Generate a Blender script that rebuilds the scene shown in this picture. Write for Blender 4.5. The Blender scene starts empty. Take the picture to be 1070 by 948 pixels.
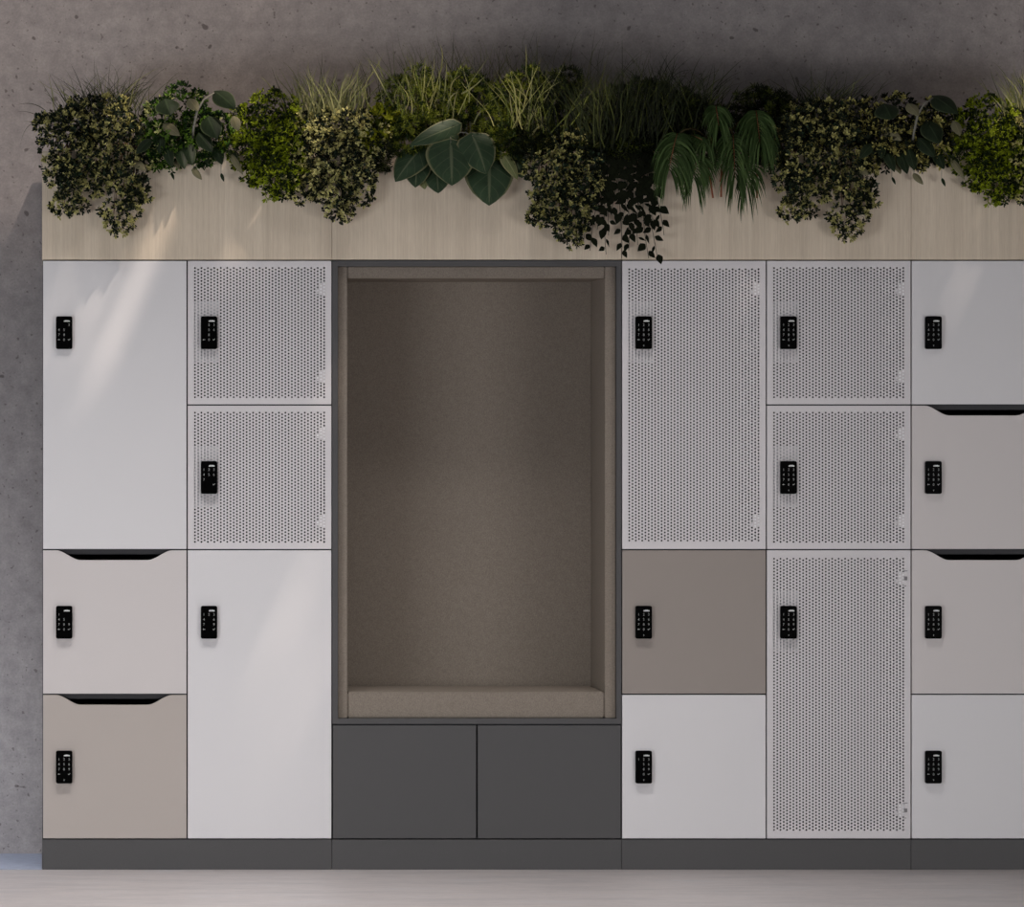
import bpy, bmesh, math, random
import numpy as np
from mathutils import Vector

# ------------------------------------------------------------------ frame of reference
S = 0.4 / 151.3            # metres per photo pixel in the plane of the locker fronts
VX, VY = 45.0, 448.0       # where the lens axis meets that plane
FLOOR = 909.0              # photo row of the plinth foot
D = 14.0                   # camera distance
CAMX, CAMZ = VX * S, (FLOOR - VY) * S
def X(px): return px * S
def Z(py): return (FLOOR - py) * S
def P(px, py, y=0.0):
    k = (D + y) / D
    return np.array((CAMX + (px - VX) * S * k, y, CAMZ + (VY - py) * S * k))

scene = bpy.context.scene
COL = scene.collection

# ------------------------------------------------------------------ helpers
def tag(o, label=None, cat=None, group=None, kind=None):
    if label: o['label'] = label
    if cat: o['category'] = cat
    if group: o['group'] = group
    if kind: o['kind'] = kind
    return o
def empty(name, loc, label, cat, group=None):
    o = bpy.data.objects.new(name, None); COL.objects.link(o)
    o.location = loc; o.empty_display_size = 0.05
    return tag(o, label, cat, group)
def put(name, me, mat, parent=None):
    """link a mesh given in world coordinates; children are shifted into their parent's frame"""
    o = bpy.data.objects.new(name, me); COL.objects.link(o)
    if mat is not None:
        me.materials.clear()
        for m in (mat if isinstance(mat, (list, tuple)) else [mat]): me.materials.append(m)
    if parent is not None:
        off = Vector((0, 0, 0)); p = parent
        while p is not None: off += p.location; p = p.parent
        o.parent = parent
        me.transform(__import__('mathutils').Matrix.Translation(-off))
    return o
def copy_tree(o, parent=None):
    c = o.copy(); COL.objects.link(c); c.parent = parent
    for ch in [k for k in bpy.data.objects if k.parent is o]: copy_tree(ch, c)
    return c
def to_mesh(bm, name='m', smooth=False):
    me = bpy.data.meshes.new(name); bm.to_mesh(me); bm.free()
    if smooth: me.polygons.foreach_set('use_smooth', [True] * len(me.polygons))
    return me
def add_box(bm, x0, x1, y0, y1, z0, z1, bev=0.0, mat=0):
    b = bmesh.new()
    bmesh.ops.create_cube(b, size=1.0)
    for v in b.verts:
        v.co = Vector(((x0 + x1) / 2 + v.co.x * (x1 - x0), (y0 + y1) / 2 + v.co.y * (y1 - y0), (z0 + z1) / 2 + v.co.z * (z1 - z0)))
    if bev: bmesh.ops.bevel(b, geom=b.edges[:], offset=bev, segments=2, affect='EDGES')
    merge(bm, b, mat)
def merge(bm, b, mat=0):
    vm = {v: bm.verts.new(v.co) for v in b.verts}
    for f in b.faces:
        nf = bm.faces.new([vm[v] for v in f.verts]); nf.material_index = mat; nf.smooth = f.smooth
    b.free()
def add_prism(bm, pts, y0, y1, bev=0.0, mat=0):
    """outline (x, z) in the front plane, extruded from y0 back to y1"""
    b = bmesh.new()
    vs = [b.verts.new((x, y0, z)) for x, z in pts]
    f = b.faces.new(vs); f.normal_update()
    if f.normal.y > 0: f.normal_flip()
    r = bmesh.ops.extrude_face_region(b, geom=[f])
    for v in r['geom']:
        if isinstance(v, bmesh.types.BMVert): v.co.y = y1
    bmesh.ops.recalc_face_normals(b, faces=b.faces[:])
    if bev:
        ed = [e for e in b.edges if all(abs(v.co.y - y0) < 1e-7 for v in e.verts)]
        bmesh.ops.bevel(b, geom=ed, offset=bev, segments=2, affect='EDGES')
    merge(bm, b, mat)
def box_mesh(*a, **k):
    bm = bmesh.new(); add_box(bm, *a, **k); return to_mesh(bm)
def arr_mesh(verts, faces, cols=None, smooth=False):
    me = bpy.data.meshes.new('m')
    me.from_pydata([tuple(map(float, v)) for v in verts] if not isinstance(verts, np.ndarray) else verts.tolist(), [], faces if isinstance(faces, list) else faces.tolist())
    if cols is not None:
        a = me.color_attributes.new('leaf_colour', 'FLOAT_COLOR', 'POINT')
        c = np.ones((len(verts), 4), dtype=np.float32); c[:, :3] = cols
        a.data.foreach_set('color', c.ravel())
    if smooth: me.polygons.foreach_set('use_smooth', [True] * len(me.polygons))
    me.update(); return me
def tube_arr(pts, radii, sides=6):
    pts = [np.array(p, float) for p in pts]; V = []; F = []
    for i, p in enumerate(pts):
        t = pts[min(i + 1, len(pts) - 1)] - pts[max(i - 1, 0)]; t /= np.linalg.norm(t) + 1e-9
        a = np.cross(t, (0, 1, 0.1)); a /= np.linalg.norm(a) + 1e-9; b = np.cross(t, a)
        r = radii[i] if hasattr(radii, '__len__') else radii
        for k in range(sides):
            w = 2 * math.pi * k / sides; V.append(p + r * (a * math.cos(w) + b * math.sin(w)))
    for i in range(len(pts) - 1):
        for k in range(sides):
            F.append((i * sides + k, i * sides + (k + 1) % sides, (i + 1) * sides + (k + 1) % sides, (i + 1) * sides + k))
    F.append(tuple(range(sides))[::-1]); F.append(tuple((len(pts) - 1) * sides + k for k in range(sides)))
    return V, F
def tubes_mesh(list_of):
    V = []; F = []
    for pts, r in list_of:
        v, f = tube_arr(pts, r); n = len(V); V += v; F += [tuple(i + n for i in q) for q in f]
    return arr_mesh(V, F, smooth=True)
def bez(p0, p1, p2, n=8):
    p0, p1, p2 = map(lambda q: np.array(q, float), (p0, p1, p2))
    return [(1 - t) ** 2 * p0 + 2 * t * (1 - t) * p1 + t * t * p2 for t in np.linspace(0, 1, n)]

# ------------------------------------------------------------------ materials
def srgb(r, g, b):
    f = lambda c: (c / 255 / 12.92) if c / 255 <= 0.04045 else ((c / 255 + 0.055) / 1.055) ** 2.4
    return (f(r), f(g), f(b), 1.0)
def new_mat(name, rough=0.5, spec=0.5, metal=0.0):
    m = bpy.data.materials.new(name); m.use_nodes = True
    nt = m.node_tree; b = nt.nodes['Principled BSDF']
    b.inputs['Roughness'].default_value = rough; b.inputs['Specular IOR Level'].default_value = spec
    b.inputs['Metallic'].default_value = metal
    return m, nt, b
def noise(nt, coord, scale, detail=3.0, rough=0.5, stretch=None, kind='Object'):
    n = nt.nodes.new('ShaderNodeTexNoise'); n.inputs['Scale'].default_value = scale
    n.inputs['Detail'].default_value = detail; n.inputs['Roughness'].default_value = rough
    mp = nt.nodes.new('ShaderNodeMapping')
    if stretch: mp.inputs['Scale'].default_value = stretch
    nt.links.new(coord, mp.inputs['Vector']); nt.links.new(mp.outputs['Vector'], n.inputs['Vector'])
    return n.outputs['Fac']
def wpos(nt): return nt.nodes.new('ShaderNodeNewGeometry').outputs['Position']
def ramp(nt, fac, stops):
    r = nt.nodes.new('ShaderNodeValToRGB'); e = r.color_ramp.elements
    while len(e) < len(stops): e.new(0.5)
    for i, (p, c) in enumerate(stops): e[i].position = p; e[i].color = c
    nt.links.new(fac, r.inputs['Fac']); return r.outputs['Color']
def mix(nt, a, b, fac, mode='MIX'):
    n = nt.nodes.new('ShaderNodeMix'); n.data_type = 'RGBA'; n.blend_type = mode
    for k, v in ((6, a), (7, b), (0, fac)):
        if hasattr(v, 'is_output'): nt.links.new(v, n.inputs[k])
        else: n.inputs[k].default_value = v
    return n.outputs[2]
def bump(nt, b, h, strength, dist=0.001):
    n = nt.nodes.new('ShaderNodeBump'); n.inputs['Strength'].default_value = strength; n.inputs['Distance'].default_value = dist
    nt.links.new(h, n.inputs['Height']); nt.links.new(n.outputs['Normal'], b.inputs['Normal'])
def plain(name, c, rough=0.5, spec=0.5, metal=0.0, var=0.04, scale=600, bumpy=0.0):
    m, nt, b = new_mat(name, rough, spec, metal)
    c = srgb(*c); p = wpos(nt)
    f = noise(nt, p, scale, 2)
    lo = tuple(max(0, x * (1 - var)) for x in c[:3]) + (1,); hi = tuple(min(1, x * (1 + var)) for x in c[:3]) + (1,)
    nt.links.new(ramp(nt, f, [(0.3, lo), (0.7, hi)]), b.inputs['Base Color'])
    if bumpy: bump(nt, b, f, bumpy, 0.0005)
    return m

M = {}
M['white'] = plain('white_lacquer', (228, 226, 228), 0.45, 0.35)
M['pale'] = plain('pale_grey_lacquer', (217, 211, 210), 0.45, 0.35)
M['beige'] = plain('beige_lacquer', (188, 179, 173), 0.5, 0.3)
M['taupe'] = plain('taupe_lacquer', (158, 149, 143), 0.5, 0.3)
M['sheet'] = plain('white_powder_coat', (224, 220, 222), 0.5, 0.3, var=0.06)
M['graphite'] = plain('graphite_board', (86, 85, 86), 0.55, 0.3, var=0.05)
M['inner'] = plain('dark_carcass', (60, 60, 63), 0.6, 0.3)
M['plate'] = plain('lock_plate_metal', (190, 190, 196), 0.4, 0.5)
M['hinge'] = plain('hinge_metal', (250, 250, 252), 0.3, 0.6)
M['knuckle'] = plain('grey_knuckle', (120, 118, 120), 0.4, 0.6)
M['black'] = plain('keypad_glass', (3, 3, 3), 0.4, 0.04, var=0.02)
M['glyph'] = plain('key_print', (168, 168, 168), 0.5, 0.2)
M['logo'] = plain('logo_print', (236, 236, 236), 0.5, 0.2)
M['stem'] = plain('twig_bark', (112, 84, 66), 0.8, 0.2, var=0.2, scale=200)
M['cane'] = plain('cut_cane', (150, 92, 66), 0.7, 0.2, var=0.2, scale=200)
M['palmstem'] = plain('palm_leaf_stalk', (70, 62, 38), 0.7, 0.2, var=0.1)
M['greystem'] = plain('grey_green_stalk', (128, 126, 116), 0.7, 0.2, var=0.1)
M['soil'] = plain('potting_soil', (48, 36, 28), 0.95, 0.1, var=0.4, scale=150, bumpy=0.8)
M['ceil'] = plain('ceiling_gobo_plaster', (120, 116, 112), 0.9, 0.1)

def concrete():
    m, nt, b = new_mat('board_concrete', 0.8, 0.2); p = wpos(nt)
    big = noise(nt, p, 1.6, 6, 0.6)
    c = ramp(nt, big, [(0.3, srgb(148, 141, 140)), (0.7, srgb(166, 159, 157))])
    mid = noise(nt, p, 22, 5, 0.65)
    c = mix(nt, c, ramp(nt, mid, [(0.3, (0.80, 0.80, 0.81, 1)), (0.7, (1.12, 1.12, 1.12, 1))]), 1.0, 'MULTIPLY')
    fine = noise(nt, p, 160, 3, 0.7)
    c = mix(nt, c, ramp(nt, fine, [(0.25, (0.84, 0.84, 0.85, 1)), (0.75, (1.1, 1.1, 1.1, 1))]), 1.0, 'MULTIPLY')
    pa_ = noise(nt, p, 34, 1.5, 0.4); pb_ = noise(nt, p, 75, 1.5, 0.5)
    pit = mix(nt, ramp(nt, pa_, [(0.245, (0.5, 0.48, 0.48, 1)), (0.285, (1, 1, 1, 1))]), ramp(nt, pb_, [(0.285, (0.62, 0.6, 0.6, 1)), (0.32, (1, 1, 1, 1))]), 1.0, 'MULTIPLY')
    c = mix(nt, c, pit, 1.0, 'MULTIPLY')
    nt.links.new(c, b.inputs['Base Color']); bump(nt, b, fine, 0.25, 0.001)
    return m
M['wall'] = concrete()
def floor_mat():
    m, nt, b = new_mat('polished_concrete', 0.45, 0.35); p = wpos(nt)
    s1 = noise(nt, p, 5, 6, 0.65, (0.6, 2.2, 1)); s2 = noise(nt, p, 40, 5, 0.7, (0.5, 1.6, 1))
    c = ramp(nt, s1, [(0.3, srgb(160, 156, 158)), (0.55, srgb(178, 171, 170)), (0.75, srgb(170, 170, 174))])
    c = mix(nt, c, ramp(nt, s2, [(0.3, (0.86, 0.86, 0.87, 1)), (0.7, (1.08, 1.07, 1.06, 1))]), 1.0, 'MULTIPLY')
    nt.links.new(c, b.inputs['Base Color']); bump(nt, b, s2, 0.15, 0.001)
    return m
M['floor'] = floor_mat()
M['strip'] = plain('floor_shade_blue_grey', (158, 164, 182), 0.6, 0.2, var=0.08, scale=30)
def wood():
    m, nt, b = new_mat('ash_veneer', 0.5, 0.3); p = wpos(nt)
    g = noise(nt, p, 1.0, 4, 0.6, (230, 30, 2.5)); g2 = noise(nt, p, 1.0, 3, 0.5, (26, 5, 0.7)); g3 = noise(nt, p, 1.0, 2, 0.5, (900, 90, 26))
    c = ramp(nt, g, [(0.3, srgb(216, 200, 180)), (0.7, srgb(230, 216, 196))])
    c = mix(nt, c, ramp(nt, g2, [(0.3, (0.90, 0.89, 0.88, 1)), (0.7, (1.05, 1.05, 1.05, 1))]), 1.0, 'MULTIPLY')
    c = mix(nt, c, ramp(nt, g3, [(0.35, (0.93, 0.92, 0.91, 1)), (0.6, (1.02, 1.02, 1.02, 1))]), 1.0, 'MULTIPLY')
    nt.links.new(c, b.inputs['Base Color']); return m
M['wood'] = wood()
def fabric():
    m, nt, b = new_mat('woven_felt', 0.95, 0.1); p = wpos(nt)
    a = noise(nt, p, 1.0, 2, 0.5, (900, 900, 250)); c2 = noise(nt, p, 1.0, 2, 0.5, (250, 900, 900)); f3 = noise(nt, p, 70, 4, 0.7)
    c = ramp(nt, a, [(0.3, srgb(132, 122, 112)), (0.7, srgb(154, 144, 133))])
    c = mix(nt, c, ramp(nt, c2, [(0.3, (0.88, 0.88, 0.88, 1)), (0.7, (1.08, 1.08, 1.08, 1))]), 1.0, 'MULTIPLY')
    c = mix(nt, c, ramp(nt, f3, [(0.3, (0.94, 0.93, 0.93, 1)), (0.7, (1.05, 1.05, 1.05, 1))]), 1.0, 'MULTIPLY')
    nt.links.new(c, b.inputs['Base Color']); bump(nt, b, a, 0.5, 0.0006); return m
M['fabric'] = fabric()
def leaf_mat(name, rough=0.5, spec=0.3, trans=0.15):
    m, nt, b = new_mat(name, rough, spec)
    at = nt.nodes.new('ShaderNodeAttribute'); at.attribute_name = 'leaf_colour'
    nt.links.new(at.outputs['Color'], b.inputs['Base Color'])
    tr = nt.nodes.new('ShaderNodeBsdfTranslucent'); nt.links.new(at.outputs['Color'], tr.inputs['Color'])
    mx = nt.nodes.new('ShaderNodeMixShader'); mx.inputs[0].default_value = trans
    nt.links.new(b.outputs[0], mx.inputs[1]); nt.links.new(tr.outputs[0], mx.inputs[2])
    nt.links.new(mx.outputs[0], nt.nodes['Material Output'].inputs['Surface'])
    return m
M['leaf'] = leaf_mat('small_leaves', 0.55, 0.25)
M['blade'] = leaf_mat('grass_blades', 0.6, 0.2, 0.2)
def veined(name, base, rib, margin, side, rough=0.5):
    """broad leaf: UV x runs across (-1..1), y along the blade"""
    m, nt, b = new_mat(name, rough, 0.3)
    uv = nt.nodes.new('ShaderNodeUVMap'); uv.uv_map = 'UVMap'
    sp = nt.nodes.new('ShaderNodeSeparateXYZ'); nt.links.new(uv.outputs[0], sp.inputs[0])
    def math_(op, a, b_=None, c_=None):
        n = nt.nodes.new('ShaderNodeMath'); n.operation = op
        for i, v in enumerate((a, b_, c_)):
            if v is None: continue
            if hasattr(v, 'is_output'): nt.links.new(v, n.inputs[i])
            else: n.inputs[i].default_value = v
        return n.outputs[0]
    au = math_('ABSOLUTE', sp.outputs[0])
    mott = noise(nt, wpos(nt), 30, 4, 0.6)
    c = ramp(nt, mott, [(0.35, base), (0.7, side)])
    ph = math_('FRACT', math_('SUBTRACT', math_('MULTIPLY', sp.outputs[1], 4.5), math_('MULTIPLY', au, 1.7)))
    veinf = ramp(nt, math_('ABSOLUTE', math_('SUBTRACT', ph, 0.5)), [(0.02, (0.4, 0.4, 0.4, 1)), (0.06, (0, 0, 0, 1))])
    c = mix(nt, c, rib, veinf)
    ribf = ramp(nt, au, [(0.035, (0.9, 0.9, 0.9, 1)), (0.085, (0, 0, 0, 1))]); c = mix(nt, c, rib, ribf)
    mf = ramp(nt, au, [(0.86, (0, 0, 0, 1)), (0.95, (0.8, 0.8, 0.8, 1))]); c = mix(nt, c, margin, mf)
    nt.links.new(c, b.inputs['Base Color']); b.inputs['Specular IOR Level'].default_value = 0.15; return m
M['hosta'] = veined('blue_green_leaf', srgb(46, 62, 44), srgb(92, 100, 76), srgb(122, 120, 88), srgb(56, 74, 52))
M['hostapale'] = veined('olive_leaf', srgb(104, 112, 74), srgb(150, 150, 110), srgb(170, 160, 120), srgb(122, 124, 84))
M['climb'] = veined('grey_green_leaf', srgb(32, 42, 28), srgb(56, 68, 48), srgb(80, 90, 62), srgb(42, 54, 36))
M['climbpale'] = veined('pale_underside_leaf', srgb(112, 108, 82), srgb(138, 130, 102), srgb(140, 134, 108), srgb(124, 120, 94))
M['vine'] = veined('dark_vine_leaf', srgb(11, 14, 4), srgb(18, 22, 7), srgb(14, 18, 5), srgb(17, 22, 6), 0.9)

# ------------------------------------------------------------------ room
YW = 0.505
def struct(name, me, mat): o = put(name, me, mat); o['kind'] = 'structure'; return o
struct('floor', box_mesh(-3, 6.5, -9, YW + 0.2, -0.1, 0.0), M['floor'])
struct('wall_back', box_mesh(-3, 6.5, YW, YW + 0.2, 0.0, 3.6), M['wall'])
struct('floor_shade_strip_1', box_mesh(-3, X(44) - 0.001, -0.002, YW, 0.0, 0.002), M['strip'])  # added strip: shade on the floor put into its blue-grey colour
# slots of an unseen gobo overhead, placed to draw the sun streaks; each streak is (px, py) top -> bottom on the locker fronts and its width in px
SX, SY, ZC = 0.44, 0.40, 3.6
def slot(px0, py0, py1, w):
    x0 = X(px0); z0, z1 = Z(py0), Z(py1)
    xc = x0 + SX * (ZC - z0)
    return (xc - w * S / 2, xc + w * S / 2, -SY * (ZC - z1), -SY * (ZC - z0))
slots = [slot(190, 190, 405, 19), slot(132, 240, 370, 13), slot(92, 250, 420, 6), slot(320, 170, 290, 10), slot(286, 175, 290, 13), slot(384, 330, 450, 6), slot(1058, 180, 335, 7), slot(1034, 180, 250, 7),
         slot(800, 262, 310, 10), slot(330, 585, 720, 12), slot(352, 640, 800, 8), slot(352, 400, 440, 14)]
for (a, b) in ((95, 168), (188, 258), (290, 372), (392, 470), (488, 560), (575, 620), (1020, 1100)):   # short slots added to let sun onto the plants
    slots.append((X(a) + SX * 1.6, X(b) + SX * 1.6, -0.665, -0.36))
xb = -1.5
while xb < 3.6:                                           # close-set bars across the long slot to dim the sun, denser along its length
    f = 0.80 if xb < 1.2 else 0.80 - 0.66 * min(1, (xb - 1.3) / 0.9) + 0.25 * max(0, min(1, (xb - 2.9) / 0.5))
    slots.append((xb + 0.025 * (1 - f), xb + 0.025, -0.225, YW)); xb += 0.025
def ceiling_gobo():
    e = 1e-5
    xs = sorted(set([-3.0, 10.0] + [v for s in slots for v in s[:2]])); ys = sorted(set([-9.0, YW] + [v for s in slots for v in s[2:]]))
    bm = bmesh.new(); vs = {}
    def vert(x, y, z):
        k = (round(x, 6), round(y, 6), z)
        if k not in vs: vs[k] = bm.verts.new((x, y, z))
        return vs[k]
    for i in range(len(xs) - 1):
        for j in range(len(ys) - 1):
            cx, cy = (xs[i] + xs[i + 1]) / 2, (ys[j] + ys[j + 1]) / 2
            if any(s[0] < cx < s[1] and s[2] < cy < s[3] for s in slots): continue
            for z in (ZC, ZC + 0.012):
                q = [vert(xs[i], ys[j], z), vert(xs[i + 1], ys[j], z), vert(xs[i + 1], ys[j + 1], z), vert(xs[i], ys[j + 1], z)]
                bm.faces.new(q if z > ZC else q[::-1])
    return to_mesh(bm)
struct('ceiling_gobo', ceiling_gobo(), M['ceil'])  # unseen slab, its openings shaped as a gobo for the sun

# ------------------------------------------------------------------ lockers
CX = {'a': 44.3, 'b': 195.6, 'c': 649.5, 'd': 800.8, 'e': 952.1}
W = 151.3; ROW = [272.0, 423.25, 574.5, 725.75, 877.0]
DEPTH = 0.48; GAP = 0.0019; TH = 0.018
PITCH, HR = 3.375, 1.03     # perforation in px
_glyph = {}
def glyph(ch):
    if ch in _glyph: return _glyph[ch]
    if ch == '<':   # back arrow
        r = ([(-.5, 0, 0), (-.1, .35, 0), (-.1, .1, 0), (.5, .1, 0), (.5, -.1, 0), (-.1, -.1, 0), (-.1, -.35, 0)], [(0, 1, 2, 5, 6), (2, 3, 4, 5)])
    elif ch == 'v':  # tick
        r = ([(-.5, .05, 0), (-.35, .2, 0), (-.12, -.05, 0), (.4, .42, 0), (.52, .28, 0), (-.12, -.36, 0)], [(0, 1, 2, 5), (2, 3, 4, 5)])
    elif ch == '!':  # small key mark
        r = ([(-.12, -.5, 0), (.12, -.5, 0), (.12, 0, 0), (-.12, 0, 0), (-.3, 0, 0), (.3, 0, 0), (.3, .4, 0), (-.3, .4, 0)], [(0, 1, 2, 3), (4, 5, 6, 7)])
    else:
        cu = bpy.data.curves.new('t', 'FONT'); cu.body = ch; cu.size = 1.35; cu.align_x = 'CENTER'; cu.resolution_u = 3
        ob = bpy.data.objects.new('t', cu); COL.objects.link(ob)
        dg = bpy.context.evaluated_depsgraph_get()
        me = bpy.data.meshes.new_from_object(ob.evaluated_get(dg))
        co = [(v.co.x, v.co.y - 0.48, 0) for v in me.vertices]
        r = (co, [tuple(p.vertices) for p in me.polygons])
        bpy.data.objects.remove(ob); bpy.data.curves.remove(cu); bpy.data.meshes.remove(me)
    _glyph[ch] = r; return r
def rrect(x0, x1, z0, z1, r, n=5):
    pts = []
    for cx, cz, a in ((x1 - r, z1 - r, 0), (x0 + r, z1 - r, 90), (x0 + r, z0 + r, 180), (x1 - r, z0 + r, 270)):
        for k in range(n + 1):
            t = math.radians(a + 90 * k / n); pts.append((cx + r * math.cos(t), cz + r * math.sin(t)))
    return pts
def make_keypad(root, cx, ry, keys):
    x0, y0 = cx + 14.2, ry + 58.7
    bm = bmesh.new()
    add_prism(bm, rrect(X(x0), X(x0 + 17.1), Z(y0 + 34.2), Z(y0), 0.0052), -0.0125, 0.0, 0.0012)
    kp = put('keypad', to_mesh(bm), M['black'], root)
    V = []; F = []
    for i, ch in enumerate(keys):
        if ch == ' ': continue
        c, r = i % 3, i // 3
        if i == 12: gx, gy, sc = 8.45, 30.6, 1.7
        else: gx, gy, sc = (3.1, 8.4, 13.6)[c], 8.8 + 5.2 * r, 2.75
        co, fs = glyph(ch); n = len(V)
        for (u, v, _) in co: V.append((X(x0 + gx + u * sc * 0.92), -0.0128, Z(y0 + gy) + v * sc * S))
        F += [tuple(n + k for k in f) for f in fs]
    put('key_marks', arr_mesh(V, F), M['glyph'], kp)
    bm = bmesh.new()                                  # a word too small to read: a row of tight strokes
    for k, (a, w, h) in enumerate(((0, .9, 1.3), (1.15, 1.0, 1.7), (2.4, .9, 1.7), (3.5, 1.1, 1.7), (4.8, 1.2, 1.3))):
        add_box(bm, X(x0 + 8.3 + a), X(x0 + 8.3 + a + w), -0.0131, -0.0125, Z(y0 + 5.7), Z(y0 + 5.7 - h))
    put('name_mark', to_mesh(bm), M['logo'], kp)
def carcass(root, x0, x1, z0, z1, t=0.013):
    bm = bmesh.new(); e = 0.0002; yb, yf = DEPTH, 0.0195
    x0 += e; x1 -= e; z0 += e; z1 -= e
    add_box(bm, x0, x0 + t, yf, yb, z0, z1); add_box(bm, x1 - t, x1, yf, yb, z0, z1)
    add_box(bm, x0 + t, x1 - t, yf, yb, z0, z0 + t); add_box(bm, x0 + t, x1 - t, yf, yb, z1 - t, z1)
    add_box(bm, x0 + t, x1 - t, yb - 0.008, yb, z0 + t, z1 - t)
    put('carcass', to_mesh(bm), M['inner'], root)
def perforated(x0p, x1p, y0p, y1p, yf, th, nc, nr):
    """punched sheet: nc columns, every other one half a pitch lower; holes are really open"""
    p = PITCH * S; r = HR * S
    cxs = X(x0p) + (X(x1p) - X(x0p)) / 2 + (np.arange(nc) - (nc - 1) / 2) * p
    zt = (Z(y0p) + Z(y1p)) / 2 + (nr - 1) / 2 * p
    sq = [(1, 0), (1, 1), (0, 1), (-1, 1), (-1, 0), (-1, -1), (0, -1), (1, -1)]
    tmpl = [(a * p / 2, 0, b * p / 2) for a, b in sq] + [(r * math.cos(k * math.pi / 4), 0, r * math.sin(k * math.pi / 4)) for k in range(8)] \
         + [(r * math.cos(k * math.pi / 4), th, r * math.sin(k * math.pi / 4)) for k in range(8)]
    tf = [(k, 8 + k, 8 + (k + 1) % 8, (k + 1) % 8) for k in range(8)] + [(8 + k, 16 + k, 16 + (k + 1) % 8, 8 + (k + 1) % 8) for k in range(8)]
    tmpl = np.array(tmpl); tf = np.array(tf)
    cen = []; extra = []
    top, bot = zt + p / 2, zt - (nr - 0.5) * p
    for j, cx in enumerate(cxs):
        odd = j % 2
        for i in range(nr - odd): cen.append((cx, yf, zt - i * p - odd * p / 2))
        if odd: extra += [(cx - p / 2, cx + p / 2, top - p / 2, top), (cx - p / 2, cx + p / 2, bot, bot + p / 2)]
    L, R = cxs[0] - p / 2, cxs[-1] + p / 2
    x0, x1, z0, z1 = X(x0p), X(x1p), Z(y1p), Z(y0p)
    extra += [(x0, L, z0, z1), (R, x1, z0, z1), (L, R, top, z1), (L, R, z0, bot)]
    cen = np.array(cen)
    V = (cen[:, None, :] + tmpl[None]).reshape(-1, 3); n = len(cen)
    Fc = (np.arange(n)[:, None, None] * 24 + tf[None]).reshape(-1, 4).tolist()
    V = V.tolist()
    for (a, b, c, d) in extra:
        k = len(V); V += [(a, yf, c), (b, yf, c), (b, yf, d), (a, yf, d)]; Fc.append((k, k + 1, k + 2, k + 3))
    return arr_mesh(V, Fc)
FULL = '123456789<0v!'
def locker(col, r0, r1, style, mat, label, keys=FULL, group=None):
    cx = CX[col]; x0, x1, z0, z1 = X(cx), X(cx + W), Z(ROW[r1]), Z(ROW[r0])
    root = empty('locker', (X(cx + W / 2), 0.2, z0), label, 'locker', group)
    carcass(root, x0, x1, z0, z1)
    dx0, dx1, dz0, dz1 = x0 + GAP, x1 - GAP, z0 + GAP, z1 - GAP
    if style == 'solid':
        put('door', box_mesh(dx0, dx1, 0, TH, dz0, dz1, bev=0.0007), mat, root)
    elif style == 'slot':
        a, b, c, d = X(cx + 14), X(cx + 40), X(cx + 110), X(cx + 136); dep = 10.3 * S
        pts = [(dx0, dz0), (dx1, dz0), (dx1, dz1)]
        for k in range(13):
            t = k / 12; pts.append((d + (c - d) * t, dz1 - dep * (t * t * (3 - 2 * t))))
        for k in range(13):
            t = k / 12; pts.append((b + (a - b) * t, dz1 - dep * ((1 - t) ** 2 * (3 - 2 * (1 - t)))))
        pts.append((dx0, dz1))
        bm = bmesh.new(); add_prism(bm, pts, 0, TH, 0.0006)
        put('door', to_mesh(bm), mat, root)
    else:
        fb = 0.0152; bm = bmesh.new()
        fw = [(dx0, dx1, dz1 - fb, dz1), (dx0, dx1, dz0, dz0 + fb), (dx0, dx0 + fb, dz0 + fb, dz1 - fb), (dx1 - fb, dx1, dz0 + fb, dz1 - fb)]
        for (a, b, c, d) in fw: add_box(bm, a, b, 0, TH, c, d)
        bmesh.ops.remove_doubles(bm, verts=bm.verts[:], dist=1e-6)
        dr = put('door', to_mesh(bm), M['sheet'], root)
        nr = round(((ROW[r1] - ROW[r0]) - 15.0) / PITCH)
        nr += 1 - nr % 2
        pw0, pw1 = (dx0 + fb) / S, (dx1 - fb) / S; ph0, ph1 = FLOOR - (dz1 - fb) / S, FLOOR - (dz0 + fb) / S
        put('perforated_panel', perforated(pw0, pw1, ph0, ph1, 0.0012, 0.0015, 41, nr), M['sheet'], dr)
        ry = ROW[r0]
        put('lock_plate', box_mesh(X(cx + 7.2), X(cx + 34), 0.008, 0.0185, Z(ry + 107), Z(ry + 43), bev=0.0004), M['plate'], root)
        tall = r1 - r0 > 1
        for hy in ((ry + 30, (ROW[r1] - 30)) if True else ()):
            bm = bmesh.new()
            add_box(bm, X(cx + 137.6), X(cx + 144.6), 0.003, 0.018, Z(hy + 6.5), Z(hy - 6.5), bev=0.0006)
            add_box(bm, X(cx + 134.5), X(cx + 138.5), 0.006, 0.018, Z(hy + 5), Z(hy + 0.5), bev=0.0006)
            h = put('hinge', to_mesh(bm), M['hinge'], root)
            if col == 'd' and tall:
                bm = bmesh.new(); add_box(bm, X(cx + 144.0), X(cx + 147.0), -0.003, 0.0, Z(hy + 2), Z(hy - 2), bev=0.0004)
                add_box(bm, X(cx + 144.0), X(cx + 146.2), -0.001, 0.0, Z(hy + 8.3), Z(hy + 7.6)); add_box(bm, X(cx + 144.0), X(cx + 147.5), -0.001, 0.0, Z(hy - 7.4), Z(hy - 8.1))
                put('hinge_knuckle', to_mesh(bm), M['knuckle'], h)
    make_keypad(root, cx, ROW[r0], keys)
    return root
G = 'lockers with keypad locks in the long bank'
locker('a', 0, 2, 'solid', M['white'], 'tall plain white locker at the top of the end column, streaked by sunlight', '  345 78 <0v ', G)
locker('a', 2, 3, 'slot', M['pale'], 'white locker with a letterbox cut-out, directly above the beige slotted one', '1  45 789<0v ', G)
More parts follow.
